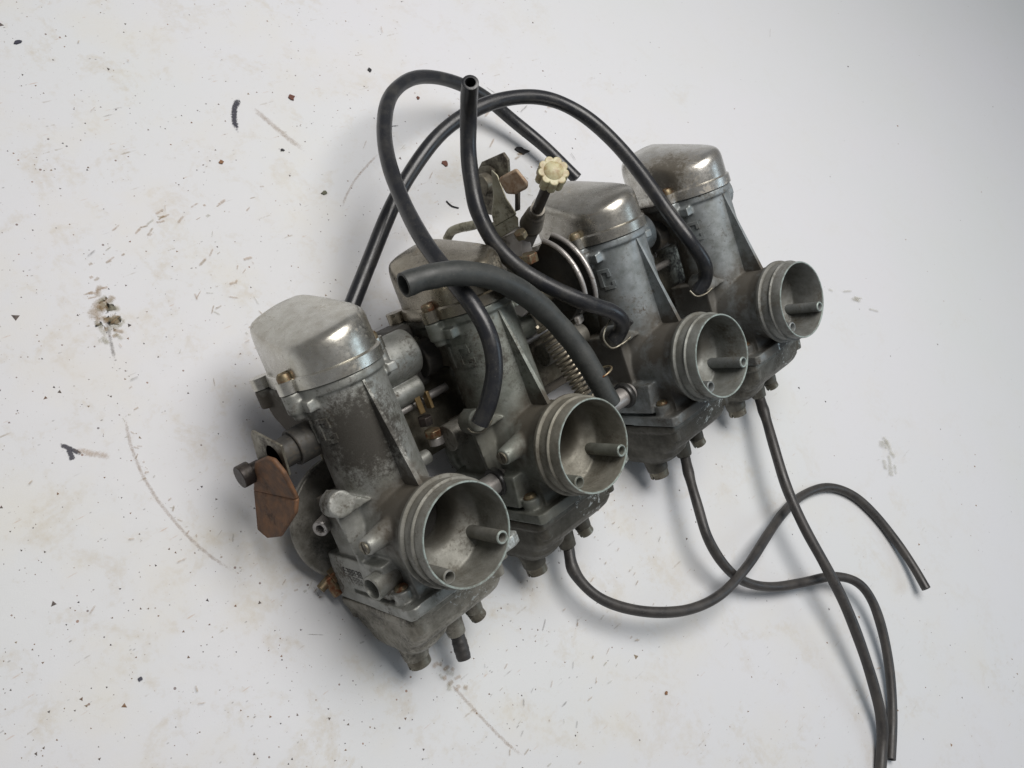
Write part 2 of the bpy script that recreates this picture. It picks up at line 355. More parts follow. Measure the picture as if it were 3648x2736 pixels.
stain(fv((845, 305), (805, 345), (770, 385), (745, 430), (733, 480)), .32, 'faint_line')
stain(fv((516, 300), (508, 270), (506, 240), (512, 222), (526, 208)), .62, 'black_smear', .014)
stain(fv((525, 212), (560, 245), (600, 280), (640, 312), (690, 345)), .8, 'faint_line')
stain(fv((195, 705), (215, 660), (245, 650)), 1.1, 'brown_smear', .013); stain(fv((225, 668), (238, 730), (252, 795)), .35, 'grey_smear', .016)
lvl = [0.02]
def cluster(path, n, spread, mats, seed, L=(8, 34), wd=(3, 9), ang=None):
    r = random.Random(seed)
    for i in range(n):
        k = r.random() * (len(path) - 1); a = path[int(k)]; b_ = path[min(int(k) + 1, len(path) - 1)]; f = k - int(k)
        u = a[0] + (b_[0] - a[0]) * f + r.gauss(0, spread); v = a[1] + (b_[1] - a[1]) * f + r.gauss(0, spread)
        an = r.gauss(-.5, 1.0) if ang is None else ang + r.gauss(0, .3); ll = r.uniform(*L); lvl[0] += .0004
        blot(u, v, u + ll * math.cos(an), v + ll * math.sin(an), r.uniform(*wd), r.choice(mats), lvl[0])
RBN = ['rust_smear', 'brown_smear', 'rust_smear', 'green_smear']
cluster([(180, 640), (230, 560), (300, 490), (380, 460), (470, 450), (570, 430)], 34, 12, RBN, 1, ang=-.4)
cluster([(200, 650), (240, 690), (215, 725)], 34, 11, ['brown_smear', 'green_smear'], 2, (10, 40), (8, 20))
cluster([(262, 800), (290, 980), (390, 1140), (540, 1245)], 26, 6, RBN, 3, (6, 20), (3, 6))
cluster([(400, 560), (520, 620), (480, 760)], 26, 45, RBN, 4); cluster([(600, 1260), (720, 1300)], 8, 12, RBN, 5)
cluster([(940, 1440), (980, 1490)], 12, 10, RBN, 6, (10, 30), (6, 16)); cluster([(1130, 380), (1050, 270), (1250, 300)], 12, 60, RBN, 7)
cluster([(1350, 1380), (1100, 1500), (1300, 1600)], 34, 80, RBN + ['grey_smear'], 8, (6, 26), (2, 6), -1.1); cluster([(1400, 1100), (1300, 1250)], 14, 60, RBN + ['grey_smear'], 9, (5, 20), (2, 5), -1.1)
blot(120, 955, 185, 985, 13, 'black_smear'); blot(148, 965, 158, 1000, 15, 'black_smear', .016); blot(150, 970, 250, 990, 20, 'rust_smear', .018)
cluster([(1895, 945), (1930, 1010)], 9, 8, ['green_smear'], 10, (16, 40), (10, 22), 1.2); cluster([(1790, 620), (1870, 655)], 7, 6, ['green_smear'], 11, (16, 40), (6, 14), .3)
blot(815, 275, 870, 271, 4, 'black_smear'); blot(1045, 185, 1075, 205, 4, 'grey_smear'); blot(655, 1370, 710, 1372, 3, 'grey_smear'); blot(1170, 1370, 1180, 1330, 6, 'grey_smear')
lvl[0] = .12
rs = random.Random(11)
for i in range(60):
    u = rs.uniform(20, 1900); v = rs.uniform(20, 1640)
    if u > 1200 and rs.random() < .55: continue
    a = rs.gauss(-.9, .8); L = rs.uniform(6, 34); wd = rs.uniform(1.5, 6)
    blot(u, v, u + L * math.cos(a), v + L * math.sin(a), wd, rs.choice(['grey_smear', 'rust_smear', 'brown_smear', 'green_smear', 'rust_smear']), lvl[0] + .0004 * i)

# loose crumbs and flakes of old paint and rubber
def flake(u, v, size, mat, label, cat='paint flake', sx=1., ang=0, group=None, th=.04, name='flake'):
    p = at(u, v, 0); bm = bmesh.new(); r = random.Random(int(u * 7 + v)); n = 9; pts = []
    for k in range(n):
        a = 6.283 * k / n; q = size * .60 * r.uniform(.5, 1.15); x, y = q * math.cos(a) * sx, q * math.sin(a) / max(sx, 1) ** .5
        pts.append((x * math.cos(ang) - y * math.sin(ang), x * math.sin(ang) + y * math.cos(ang), r.uniform(0, .02)))
    prism(bm, pts, (0, 0, th + size * .12)); o = obj(name, bm, mat); o.location = (p.x * S, p.y * S, 0.0001)
    return tag(o, label, cat, group)
def flat(name, c, r=.6):
    m = NT(name); co = m.coords(); n = m.noise(co, 6, 4); return m.set(Base_Color=m.mix(n, c, tuple(x * .55 for x in c)), Roughness=r)
RB = flat('reddish_brown_flake', (.14, .05, .03)); BK = flat('black_flake', (.02, .02, .022)); OR = flat('orange_rust_crumb', (.25, .12, .05)); BU = flat('navy_flake', (.035, .035, .06))
flake(1125, 327, .75, BK, 'long black flake beside the far hose, between it and the ivory knob', sx=1.5, ang=-.4)
flake(961, 354, .42, RB, 'reddish brown chip left of the upright open hose')
flake(628, 212, .42, RB, 'dark red rounded chip alone in the upper left of the table', sx=1.1)
flake(798, 152, .32, BK, 'black pointed chip above the hose loop')
flake(903, 213, .25, RB, 'small dark red crumb inside the hose loop', 'crumb')
flake(478, 352, .3, OR, 'orange brown crumb left of the hoses', 'crumb')
flake(610, 325, .22, BK, 'small black crumb below the black scrape mark', 'crumb', sx=1.3)
flake(38, 92, .33, BU, 'navy blue crumb near the top left corner', 'crumb', sx=1.3)
flake(700, 418, .28, flat('olive_flake', (.10, .10, .06)), 'olive grey chip left of the crossing hoses', sx=1.3)
flake(1438, 1498, .2, OR, 'brown crumb on the open table below the drain hoses', 'crumb', sx=1.2)
flake(302, 1468, .2, BU, 'dark blue crumb near the lower left', 'crumb')
flake(1290, 1130 - 30, .2, OR, 'tan crumb between the drain hoses of the second and third carburettors', 'crumb')
flake(1700 - 220, 1478, .3, RB, 'brown oval chip low in the middle of the table', sx=1.3) if False else None
# a short bent wire scrap
a = [at(1590 * .6064, 716 * .6064, .06), at(1609 * .6064, 733 * .6064, .10), at(1634 * .6064, 741 * .6064, .06)]
bm = bmesh.new(); tube(bm, crom(a, 5), .05, 6); o = obj('wire_scrap', bm, BK); tag(o, 'short bent black wire scrap between the two left hoses and the bracket', 'wire')
# fine grit nobody could count
bm = bmesh.new(); r = random.Random(5)
for i in range(2300):
    u = r.uniform(-20, 2230) ; v = r.uniform(-20, 1680)
    dens = .95 if u < 1250 else .42
    if u > 1500 and v < 900: dens = .16
    if r.random() > dens: continue
    p = at(u, v, 0); s_ = abs(r.gauss(0, .028)) + .014
    if r.random() < .05: s_ *= 2.2
    a = r.uniform(0, 6.28); q = [bm.verts.new((p.x + s_ * math.cos(a + 2.094 * k) * r.uniform(.7, 1.4), p.y + s_ * math.sin(a + 2.094 * k) * r.uniform(.7, 1.4), .006)) for k in range(3)]
    top = bm.verts.new((p.x, p.y, .006 + s_ * .7)); bm.faces.new(q[::-1])
    for k in range(3): bm.faces.new((q[k], q[(k + 1) % 3], top))
    bm.faces.ensure_lookup_table()
mg = NT('grit'); gp = mg.node('ShaderNodeNewGeometry'); M['grit'] = mg.set(Base_Color=mg.ramp(gp.outputs['Random Per Island'], [(0, (.07, .065, .075)), (.45, (.17, .14, .12)), (.75, (.25, .14, .08)), (1, (.33, .27, .2))]), Roughness=.7)
o = obj('grit', bm, M['grit']); tag(o, 'fine dark grit scattered over the white table', 'grit', None, 'stuff')

# ---------------------------------------------------------------- carburettor bank
bank = bpy.data.objects.new('carburettor_bank', None); sc.collection.objects.link(bank); bank.matrix_world = BANK; bank.empty_display_size = .05
tag(bank, 'row of four joined old carburettors with round intake mouths, lying on the white table', 'carburettor')
XS = [0.0, 8.861, 20.46, 29.596]
YB = -5.9                                        # barrel axis z
def dout(R=2.36, zb=-11.0, n=64, cz=YB, pinch=.86):
    """plan of the top of the casting: half round at the front, squarer at the back (x, z)"""
    out = []; L = cz - zb
    for i in range(n):
        a = 6.2831853 * i / n; x = math.sin(a); z = math.cos(a)
        if z >= 0: out.append((x * R, cz + z * R))
        else:
            e = .62; xx = math.copysign(abs(x) ** e, x); zz = -abs(z) ** e
            k = 1 - (1 - pinch) * (-zz); out.append((xx * R * k, cz + zz * L))
    return out
def band(bm, R, zb, y0, y1, rnd=.06):
    o0 = dout(R, zb); r_ = [[bm.verts.new((x, y, z)) for x, z in [(px * k, YB - 1.5 + (pz - YB + 1.5) * k) for px, pz in o0]] for y, k in ((y0, 1), (y1 - rnd, 1), (y1, 1 - rnd / 3))]
    n = len(o0)
    for A, B in zip(r_, r_[1:]):
        for i in range(n): bm.faces.new((A[i], B[i], B[(i + 1) % n], A[(i + 1) % n]))
    bm.faces.new(r_[0]); bm.faces.new(r_[-1][::-1]); return bm
EARS = [(-2.52, -6.15), (2.45, -6.0), (-1.9, -10.5), (1.9, -10.8)]

# main casting
def make_casting(flank):
    bm = bmesh.new()
    cyl(bm, (0, -1.2, YB), (0, 8.2, YB), 2.3, 2.13, 72)                                  # slide barrel
    lathe(bm, (0, 0, 0), (0, 0, 1), [(0, -7), (2.5, -7), (2.38, -4), (2.36, -2.6), (2.52, -1.75), (0, -1.75)], 72)   # neck behind the mouth
    lathe(bm, (0, 0, 0), (0, 0, -1), [(0, 5), (2.25, 5), (2.05, 8.2), (2.05, 9.4), (2.3, 9.55), (2.3, 10.2), (2.18, 10.42), (0, 10.42)], 56)
    prism(bm, [(-1.95, 8.2, -6), (-1.95, 8.2, -10.7), (-1.95, 7.4, -11.0), (-1.95, 6.6, -10.75), (-1.95, 5.9, -10.0), (-1.95, 5.55, -9.0), (-1.95, 5.5, -6)], (3.9, 0, 0))   # lever housing behind the barrel
    band(bm, 2.30, -10.95, 7.85, 8.32, .02)
    for x, z in EARS: cyl(bm, (x, 7.3, z), (x, 8.32, z), .50, seg=24)
    for x, z in EARS[:2]: cyl(bm, (x * .97, 6.95, z), (x * .97, 7.5, z), .38, .46, seg=24)
    box(bm, (-2.15, 7.55, -5.35), (.75, .55, .8)); box(bm, (2.35, 7.5, -5.2), (.6, .5, .8))
    # bosses on the right flank
    cyl(bm, (1, 7.1, -8.2), (5.5, 7.1, -8.2), 1.36, 1.3, 40); cyl(bm, (1, 5.15, -8.4), (5.35, 5.15, -8.4), .74, seg=28)
    cyl(bm, (1, 1.35, -8.2), (4.3, 1.35, -8.2), .46, .42, seg=24)
    # left flank: big dead-ended boss with teardrop web, strut, screw boss
    cyl(bm, (-3.05, 2.75, -5.6), (-3.15, 2.9, -4.35), .66, seg=40); prism(bm, [(-3.1, 3.55, -4.4), (-1.7, 2.35, -4.2), (-3.0, 2.25, -4.4)], (0, 0, -1.2))
    if flank: prism(bm, [(-3.4, 2.6, -5.0), (-2.75, 2.5, -5.0), (-2.45, -.6, -5.3), (-3.1, -.6, -5.3)], (.15, 0, -.5))
    box(bm, (-1.6, .8, -6.6), (2.2, 3.6, 3.0))
    if flank: cyl(bm, (-3.5, .95, -3.1), (-1.2, .95, -3.4), .44, .7, seg=32)
    # float-chamber ceiling and its flange
    prism(bm, [(-3.0, -.55, -8.9), (3.0, -.55, -8.9), (3.05, -2.4, -9.2), (-3.05, -2.4, -9.2)], (0, 0, 5.3))
    prism(bm, [(-3.1, -2.55, -9.5), (3.1, -2.55, -9.5), (3.3, -2.55, -4.6), (3.95, -2.4, -3.6), (4.0, -2.4, -2.2), (3.5, -2.4, -2.0), (-2.8, -2.6, -2.25), (-3.1, -2.65, -2.5)], (0, -.62, 0))
    prism(bm, [(-3.0, -.6, -8.9), (-2.6, -.5, -4.6), (2.6, -.5, -4.6), (3.0, -.6, -8.9)], (0, -2.0, 0))
    box(bm, (0, -1.6, -4.0), (4.2, 2.2, 2.4)); cyl(bm, (-2.45, -2.0, -3.5), (-2.45, -2.7, -3.5), .5, seg=24); cyl(bm, (2.9, -2.0, -3.3), (2.9, -2.7, -3.3), .5, seg=24)
    cyl(bm, (3.0, -.9, -5.2), (4.0, -.9, -5.2), .72, seg=32)
    casting = cast_mesh('carburettor', bm, .07, 5)
    bm = bmesh.new(); bm.from_mesh(casting)
    bmesh.ops.delete(bm, geom=[f for f in bm.faces if (lambda c: c.z > -.0207 and c.xy.length < .0242)(f.calc_center_median())], context='FACES')
    bm.to_mesh(casting); bm.free()
    ex = bmesh.new()
    # thin web from neck to barrel top
    w_ = .13
    a = [(-w_, 2.0, -2.25), (-w_ * .5, 8.15, -3.8), (-w_ * .5, 8.15, -4.4), (-w_, 1.9, -4.6)]; b_ = [(-x, y, z) for x, y, z in a]
    va = [ex.verts.new(p) for p in a]; vb = [ex.verts.new(p) for p in b_]; ex.faces.new(va); ex.faces.new(vb[::-1])
    for i in range(4): ex.faces.new((va[i], vb[i], vb[(i + 1) % 4], va[(i + 1) % 4]))
    # hollow stub on the left flank (axis along the row) and the raised trade letter on the barrel
    def wrap(a0, a1, y0, y1, r=2.165, h=.11):
        """raised stroke on the barrel between angles (deg from +z towards +x) and heights"""
        n = 5; cols = []
        for i in range(n + 1):
            a = math.radians(a0 + (a1 - a0) * i / n); s_, c_ = math.sin(a), math.cos(a)
            cols.append([ex.verts.new((s_ * q, y, YB + c_ * q)) for q, y in ((r - .06, y0), (r + h, y0 + .02), (r + h, y1 - .02), (r - .06, y1))])
        for A, B in zip(cols, cols[1:]):
            for k in range(3): ex.faces.new((A[k], B[k], B[k + 1], A[k + 1]))
        ex.faces.new(cols[0]); ex.faces.new(cols[-1][::-1])
    wrap(-82, -76, 5.65, 6.75); wrap(-76, -62, 6.52, 6.75); wrap(-66, -61, 6.22, 6.55); wrap(-76, -59, 5.45, 5.70); wrap(-62, -57, 5.60, 5.95); wrap(-97, -93, 5.5, 6.75)
    return casting, ex
casting, ex = make_casting(True)
body0 = from_mesh('carburettor', casting, M['cast'], bank, ex, 50)
c2_, e2_ = make_casting(False); plain = from_mesh('carburettor', c2_, M['cast'], None, e2_, 50); PLAIN = plain.data; bpy.data.objects.remove(plain)

def stamp(parent):
    """two rows of worn stamped characters on the chamber wall"""
    bm = bmesh.new(); r = random.Random(3)
    for row, (n, y0) in enumerate(((6, -1.35), (4, -1.82))):
        for i in range(n):
            z = -7.6 + i * .32 + row * .4; seg = r.choice(('8', '5', '2', 'A', '0', '3'))
            hh = .34; ww = .18; t = .04
            for (cz, cy, sz, sy) in ((-ww / 2, 0, t, hh), (ww / 2, 0, t, hh), (0, hh / 2, ww, t), (0, 0, ww, t), (0, -hh / 2, ww, t)):
                if r.random() < .2: continue
                box(bm, (-3.015, y0 + cy, z + cz), (.05, sy, sz))
    o = obj('stamped_number', bm, M['darkcast'], parent); return o

# mouth bell
bm = bmesh.new()
lathe(bm, (0, 0, 0), (0, 0, 1), [(2.40, -2.35), (2.48, -1.95), (2.66, -1.72), (2.70, -1.64), (2.70, -1.50), (2.64, -1.44), (2.535, -1.42), (2.535, -.92), (2.51, -.88), (2.60, -.84), (2.62, -.80), (2.62, -.74), (2.58, -.70), (2.50, -.68), (2.49, -.07), (2.46, 0), (2.40, 0), (2.36, -.06), (2.33, -1.7), (2.31, -2.15)], 96)
prev = None; SG = 96
for r_, yo, z in ((2.31, 0, -2.15), (2.27, .01, -2.24), (2.19, .03, -2.29), (1.75, .42, -2.55), (1.62, .50, -2.64), (1.52, .55, -2.82), (1.46, .55, -3.2), (1.44, .5, -4.6), (.01, .5, -4.6)):
    rg = [bm.verts.new((r_ * math.cos(6.2831853 * k / SG), yo + r_ * math.sin(6.2831853 * k / SG), z)) for k in range(SG)]
    if prev:
        for k in range(SG): bm.faces.new((prev[k], prev[(k + 1) % SG], rg[(k + 1) % SG], rg[k]))
    prev = rg
bmesh.ops.remove_doubles(bm, verts=bm.verts, dist=.002)
bell0 = obj('intake_mouth', bm, M['bell'], body0, angle=42)
bm = bmesh.new(); pipe(bm, (1.67, -1.14, -2.75), (1.67, -1.14, .02), .335, .215, 32); jet0 = obj('air_tube', bm, M['bell'], body0)
bm = bmesh.new(); pipe(bm, (-1.62, -1.26, -2.9), (-1.62, -1.26, -.12), .34, .225, 32); jet1 = obj('air_tube', bm, M['bell'], body0)
bm = bmesh.new(); cyl(bm, (.35, 2.1, -1.35), (.35, 2.318, -1.35), .24, seg=24); hol0 = obj('air_hole', bm, M['void'], body0)
bm = bmesh.new(); cyl(bm, (0, .5, -4.7), (0, .5, -4.3), 1.40, seg=48); sl0 = obj('throttle_slide', bm, M['darkcast'], body0)  # dark colour stands in for the deep shade of the throat

# cap
bm = bmesh.new(); band(bm, 2.44, -11.15, 8.34, 8.98, .10)
for x, z in EARS: cyl(bm, (x, 8.34, z), (x, 8.95, z), .53, seg=28)
O = dout(2.30, -10.95, 96); cx_, cz_ = 0, -7.6
def top_h(x, z): return 10.66 - .25 * (max(z, -9.4) + 4.0) + .13 * x - .16 * max(0, -(z + 9.4)) ** 2 - .075 * x * x
lv = [(1.0, 0), (1.0, .45), (.997, .66), (.989, .78), (.975, .865), (.952, .93), (.92, .968), (.875, .988), (.78, .998), (.6, 1.0), (.38, 1.003), (.18, 1.005)]
rings = []
for k, g in lv:
    rr = []
    for x, z in O:
        px, pz = cx_ + (x - cx_) * k, cz_ + (z - cz_) * k; H = top_h(px, pz); rr.append(bm.verts.new((px, 8.93 + (H - 8.93) * g, pz)))
    rings.append(rr)
for A, B in zip(rings, rings[1:]):
    for i in range(len(A)): bm.faces.new((A[i], B[i], B[(i + 1) % len(A)], A[(i + 1) % len(A)]))
c = bm.verts.new((cx_, top_h(cx_, cz_), cz_))
for i in range(len(rings[-1])): bm.faces.new((rings[-1][i], c, rings[-1][(i + 1) % len(rings[-1])]))
lathe(bm, (1.2, 9.9, -7.2), (1, .05, -.25), [(0, 0), (.78, 0), (.78, 1.75), (.72, 1.92), (.55, 2.03), (.3, 2.08), (0, 2.1)], 36)
cap0 = obj('top_cap', bm, M['cap'], body0, angle=42)
def cap_screw(x, z, par):
    bm = bmesh.new(); lathe(bm, (x, 8.93, z), (0, 1, 0), [(0, 0), (.36, 0), (.37, .22), (.30, .36), (.12, .41), (.10, .33), (0, .33)], 20)
    box(bm, (x, 9.33, z), (.5, .05, .07)); return obj('cap_screw', bm, M['screw'], par)
scr = [cap_screw(x, z, body0) for x, z in EARS[:2]]

# float bowl
bm = bmesh.new()
prism(bm, [(-3.12, -3.26, -9.4), (3.12, -3.26, -9.4), (3.35, -3.2, -2.75), (-2.9, -3.26, -2.75), (-3.1, -3.26, -3.0)], (0, -.5, 0))
def loft(bm, secs):
    R_ = [[bm.verts.new(p) for p in s_] for s_ in secs]
    for A, B in zip(R_, R_[1:]):
        for i in range(len(A)): bm.faces.new((A[i], A[(i + 1) % len(A)], B[(i + 1) % len(A)], B[i]))
    bm.faces.new(R_[0][::-1]); bm.faces.new(R_[-1]); return bm
def rr_sec(x0, x1, z0, z1, y, r=.8, n=5):
    out = []
    for cx, cz, a0 in ((x1 - r, z1 - r, 0), (x0 + r, z1 - r, 90), (x0 + r, z0 + r, 180), (x1 - r, z0 + r, 270)):
        for k in range(n): a = math.radians(a0 + 90 * k / (n - 1)); out.append((cx + r * math.cos(a), y, cz + r * math.sin(a)))
    return out
loft(bm, [rr_sec(-2.95, 3.05, -9.3, -3.0, -3.6, .6), rr_sec(-2.95, 3.0, -9.1, -3.25, -4.75, .6), rr_sec(-2.9, 2.95, -8.9, -3.5, -5.1, .7), rr_sec(-2.78, 2.85, -8.5, -3.95, -5.42, .7), rr_sec(-2.55, 2.65, -8.2, -4.5, -5.62, .7), rr_sec(-1.7, 1.9, -7.6, -5.3, -5.72, .6)])
for x, z in ((-2.45, -3.35), (2.75, -3.35), (-2.7, -9.0), (2.75, -9.0)): cyl(bm, (x, -3.3, z), (x, -4.5, z), .44, .34, seg=24)
cyl(bm, (.58, -5.4, -5.9), (.58, -7.25, -5.9), .66, .50, seg=32); cyl(bm, (-1.9, -5.4, -6.15), (-1.9, -7.0, -6.15), .82, .68, seg=32); cyl(bm, (1.95, -5.3, -5.7), (1.95, -6.7, -5.7), .55, .5, seg=28)
loft(bm, [rr_sec(-2.9, -.3, -8.8, -3.7, -5.0, .7), rr_sec(-2.85, -.45, -8.6, -4.05, -5.7, .8), rr_sec(-2.6, -.7, -8.2, -4.6, -6.15, .8), rr_sec(-2.2, -1.0, -7.8, -5.3, -6.35, .5)])
prism(bm, [(-1.9, -5.6, -5.7), (.6, -5.6, -5.5), (.6, -6.45, -5.7), (-1.9, -6.45, -5.9)], (0, 0, -.8))
bowl = cast_mesh('float_bowl', bm, .065, 5)
ex = bmesh.new(); cyl(ex, (.58, -7.2, -5.9), (.58, -7.9, -5.9), .24, seg=20)
bowl0 = from_mesh('float_bowl', bowl, M['bowl'], body0, ex, 50)
def slotted(name, p, d, r, h, mat, par, seg=28, slot=.12):
    """round head with a real slot across it"""
    bm = bmesh.new(); u, v, d_ = frame(d); p = Vector(p)
    for sgn in (-1, 1):
        pts = []; n = 12
        for k in range(n + 1):
            a = math.pi * k / n; pts.append(p + u * (r * math.cos(a)) + v * sgn * max(r * math.sin(a), slot / 2))
        prism(bm, pts, d_ * h)
    cyl(bm, p - d_ * .02, p + d_ * h * .6, r * .985, seg=seg); return obj(name, bm, mat, par, bevel=.02)
plug0 = slotted('drain_plug', (-1.9, -6.9, -6.15), (0, -1, 0), .62, .55, M['steel'], body0)
drs0 = slotted('drain_screw', (1.95, -6.65, -5.7), (.25, -1, .05), .46, .50, M['steel'], body0)
pil0 = slotted('pilot_screw', (-3.50, .95, -3.1), (-1, 0, .12), .33, .10, M['steel'], body0)
fls = []
for x, z in ((-2.45, -3.5), (2.9, -3.3)):
    bm = bmesh.new(); lathe(bm, (x, -2.05, z), (0, 1, 0), [(0, -.1), (.36, -.1), (.36, .12), (.26, .24), (0, .26)], 20); fls.append(obj('chamber_screw', bm, M['screw'], body0))

SUBS = [bell0, jet0, jet1, hol0, sl0, cap0] + scr + [bowl0, plug0, drs0, pil0] + fls
TINT = [(1.0, 1.0, .98, 1.0), (.80, .84, .79, .40), (.88, .95, 1.03, .12), (.95, 1.01, 1.08, .16)]
CAPT = [(.97, .97, .95, 0), (.52, .48, .41, .1), (.76, .75, .73, 0), (.98, .98, .99, .9)]
BOWT = [(1.12, 1.1, 1.05, 1), (.42, .41, .38, 1), (.36, .36, .35, 1), (.62, .62, .60, 1)]
LAB = ['nearest carburettor with a sooty dark patch down its barrel', 'second carburettor from the near end, in front of the crossing hoses', 'third carburettor, with the letter C raised on its bluish barrel', 'farthest carburettor, bright cap and clean blue grey barrel']
carbs = []
for i, x in enumerate(XS):
    if i == 0: c = body0; subs = SUBS
    else:
        c = body0.copy(); sc.collection.objects.link(c); c.parent = bank; subs = []
        if i > 1: c.data = PLAIN
        for s_ in SUBS:
            if i > 1 and s_ is pil0: continue
            d = s_.copy(); sc.collection.objects.link(d); d.parent = c; subs.append(d)
    c.location = (x * S, 0, 0); c.color = TINT[i]; c['label'] = LAB[i]; carbs.append(c)
    for s_ in subs: s_.color = TINT[i]
    subs[0].color = [(1, 1, .97, 1), (.93, .90, .82, 1), (.93, .97, .98, 1), (.97, 1.0, 1.03, 1)][i]; subs[5].color = CAPT[i]; subs[8].color = BOWT[i]
stamp(carbs[0])
bm = bmesh.new(); pipe(bm, (-1.8, -1.45, -4.25), (-3.6, -1.4, -4.05), .64, .49, 36); st_ = obj('overflow_stub', bm, M['cast'], carbs[0]); st_.color = (1, 1, .97, 0)

# ---------------------------------------------------------------- linkage between the carburettors (all in bank cm)
def P(name, bm, mat, bevel=0, label=None, parent=None):
    o = obj(name, bm, M[mat] if isinstance(mat, str) else mat, parent or bank, bevel)
    if label: o['label'] = label
    return o
# throttle shaft seen between the bodies, balance rods, joints
for i, (x0, x1) in enumerate(((3, 7.2), (12, 19), (23, 28))):
    P('throttle_shaft', cyl(bmesh.new(), (x0, 7.0, -9.2), (x1, 7.0, -9.2), .42, seg=20), 'steel')
    P('link_rod', cyl(bmesh.new(), (x0, 4.2, -8.6), (x1, 4.2, -8.6), .24, seg=16), 'bright')
for i, (x0, x1) in enumerate(((3.4, 6.4), (12.2, 17.4), (23.8, 27.0))):
    bm = bmesh.new(); cyl(bm, (x0, -.9, -5.2), (x1, -.9, -5.2), .58, seg=28); P('fuel_joint', bm, 'bright')
    for xx in (x0 + .5, x1 - .5):
        bm = bmesh.new(); lathe(bm, (xx - .18, -.9, -5.2), (1, 0, 0), [(.5, 0), (.78, 0), (.82, .08), (.82, .28), (.78, .36), (.5, .36)], 32); P('rubber_seal', bm, 'ring')
# rail behind all bodies
bm = bmesh.new(); box(bm, (14.8, 4.6, -11.05), (34.5, 1.3, .16)); P('mounting_rail', bm, 'steel', .04)

bm = bmesh.new(); box(bm, (14.8, 3.1, -9.5), (31.5, 4.6, .22)); P('mounting_plate', bm, 'steel', .05)
P('mounting_plate', box(bmesh.new(), (15.2, 4.4, -9.9), (6.6, 8.6, .2)), 'ferrule', .05)
P('mounting_plate', box(bmesh.new(), (25.2, 4.6, -9.9), (5.0, 7.0, .2)), 'darkcast', .05)
P('mounting_plate', box(bmesh.new(), (5.2, 4.9, -9.95), (4.2, 3.4, .2)), 'ferrule', .05)
for xx in (8.86 - 3.2, 20.46 - 3.4, 29.6 - 3.2):
    P('spacer_block', box(bmesh.new(), (xx, 6.6, -9.6), (1.6, 3.6, 2.2)), 'darkcast', .25); P('spacer_block', cyl(bmesh.new(), (xx + .3, 6.3, -8.4), (xx + 1.8, 6.3, -8.4), 1.0, seg=32), 'darkcast', .1)
# brass adjuster bits between first and second
bm = bmesh.new(); box(bm, (4.75, 4.3, -7.9), (.35, 1.2, .14)); box(bm, (5.35, 4.25, -7.9), (.2, 1.0, .5)); P('brass_clip', bm, 'brass', .03)
P('adjuster_nut', hexa(bmesh.new(), (4.75, 3.0, -8.0), (.1, 1, .1), .42, .5), 'darksteel', .04)
P('adjuster_nut', hexa(bmesh.new(), (4.9, 2.2, -8.0), (.1, 1, .1), .5, .42), 'screw', .04)
P('adjuster_nut', cyl(bmesh.new(), (4.95, 1.7, -8.0), (5.0, 2.15, -8.0), .44, seg=20), 'bright', .04)
P('vent_stub', cyl(bmesh.new(), (5.3, 1.9, -7.4), (7.4, 1.9, -7.4), .78, seg=32), 'bowl', .05)
P('vent_stub', cyl(bmesh.new(), (14.2, 3.0, -8.2), (17.9, 3.0, -8.2), .7, seg=32), 'bowl', .05)

# pulley of the throttle cable: two plates with a groove
def sector(x, R, th, name='pulley_plate'):
    c = Vector((x, 6.95, -6.6)); pts = []
    for k in range(26):
        a = math.radians(-30 + (102) * k / 25); pts.append(c + Vector((0, math.sin(a) * R, math.cos(a) * R)))
    pts.append(c + Vector((0, 1.1, -1.3))); pts.append(c + Vector((0, -.9, -1.1))); pts.append(c + Vector((0, -1.5, .6)))
    return prism(bmesh.new(), pts, (th, 0, 0))
P('throttle_pulley', sector(15.0, 3.0, .14), 'darkcast', .04, 'quarter round plate of the throttle pulley')
P('throttle_pulley', sector(15.65, 3.1, .14), 'darkcast', .04, 'second quarter round plate of the throttle pulley')
P('throttle_pulley', cyl(bmesh.new(), (15.1, 6.95, -6.6), (15.7, 6.95, -6.6), 2.3, seg=40), 'darkcast', .03)
for x_, R_ in ((14.98, 3.0), (15.72, 3.1)):
    rp_ = [Vector((x_, 6.95 + math.sin(math.radians(a_)) * R_, -6.6 + math.cos(math.radians(a_)) * R_)) for a_ in range(-30, 73, 4)]
    P('pulley_rim', tube(bmesh.new(), rp_, .15, 10), 'bright')
P('pulley_hub', cyl(bmesh.new(), (13.2, 6.9, -7.0), (16.0, 6.9, -7.0), .9, seg=32), 'steel', .05)
P('pulley_nut', hexa(bmesh.new(), (12.9, 6.9, -6.6), (-1, .1, .35), .75, .6), 'bright', .06)
P('bracket_bolt', hexa(bmesh.new(), (14.3, 8.8, -6.6), (0, 1, .1), .62, .55), 'screw', .05)
P('lever_end', box(bmesh.new(), (14.6, 5.0, -4.4), (1.0, .5, .3), Matrix.Rotation(.5, 3, 'Y')), 'bright', .08)
# return spring
pts = []; a0 = Vector((13.8, 5.3, -6.4)); b0 = Vector((14.3, .3, -5.3)); u, v, d = frame(b0 - a0); turns = 17; N = turns * 14
for k in range(N + 1):
    t = k / N; pts.append(a0.lerp(b0, t) + (u * math.cos(6.2831853 * turns * t) + v * math.sin(6.2831853 * turns * t)) * .66)
P('return_spring', tube(bmesh.new(), pts, .10, 7), 'spring')
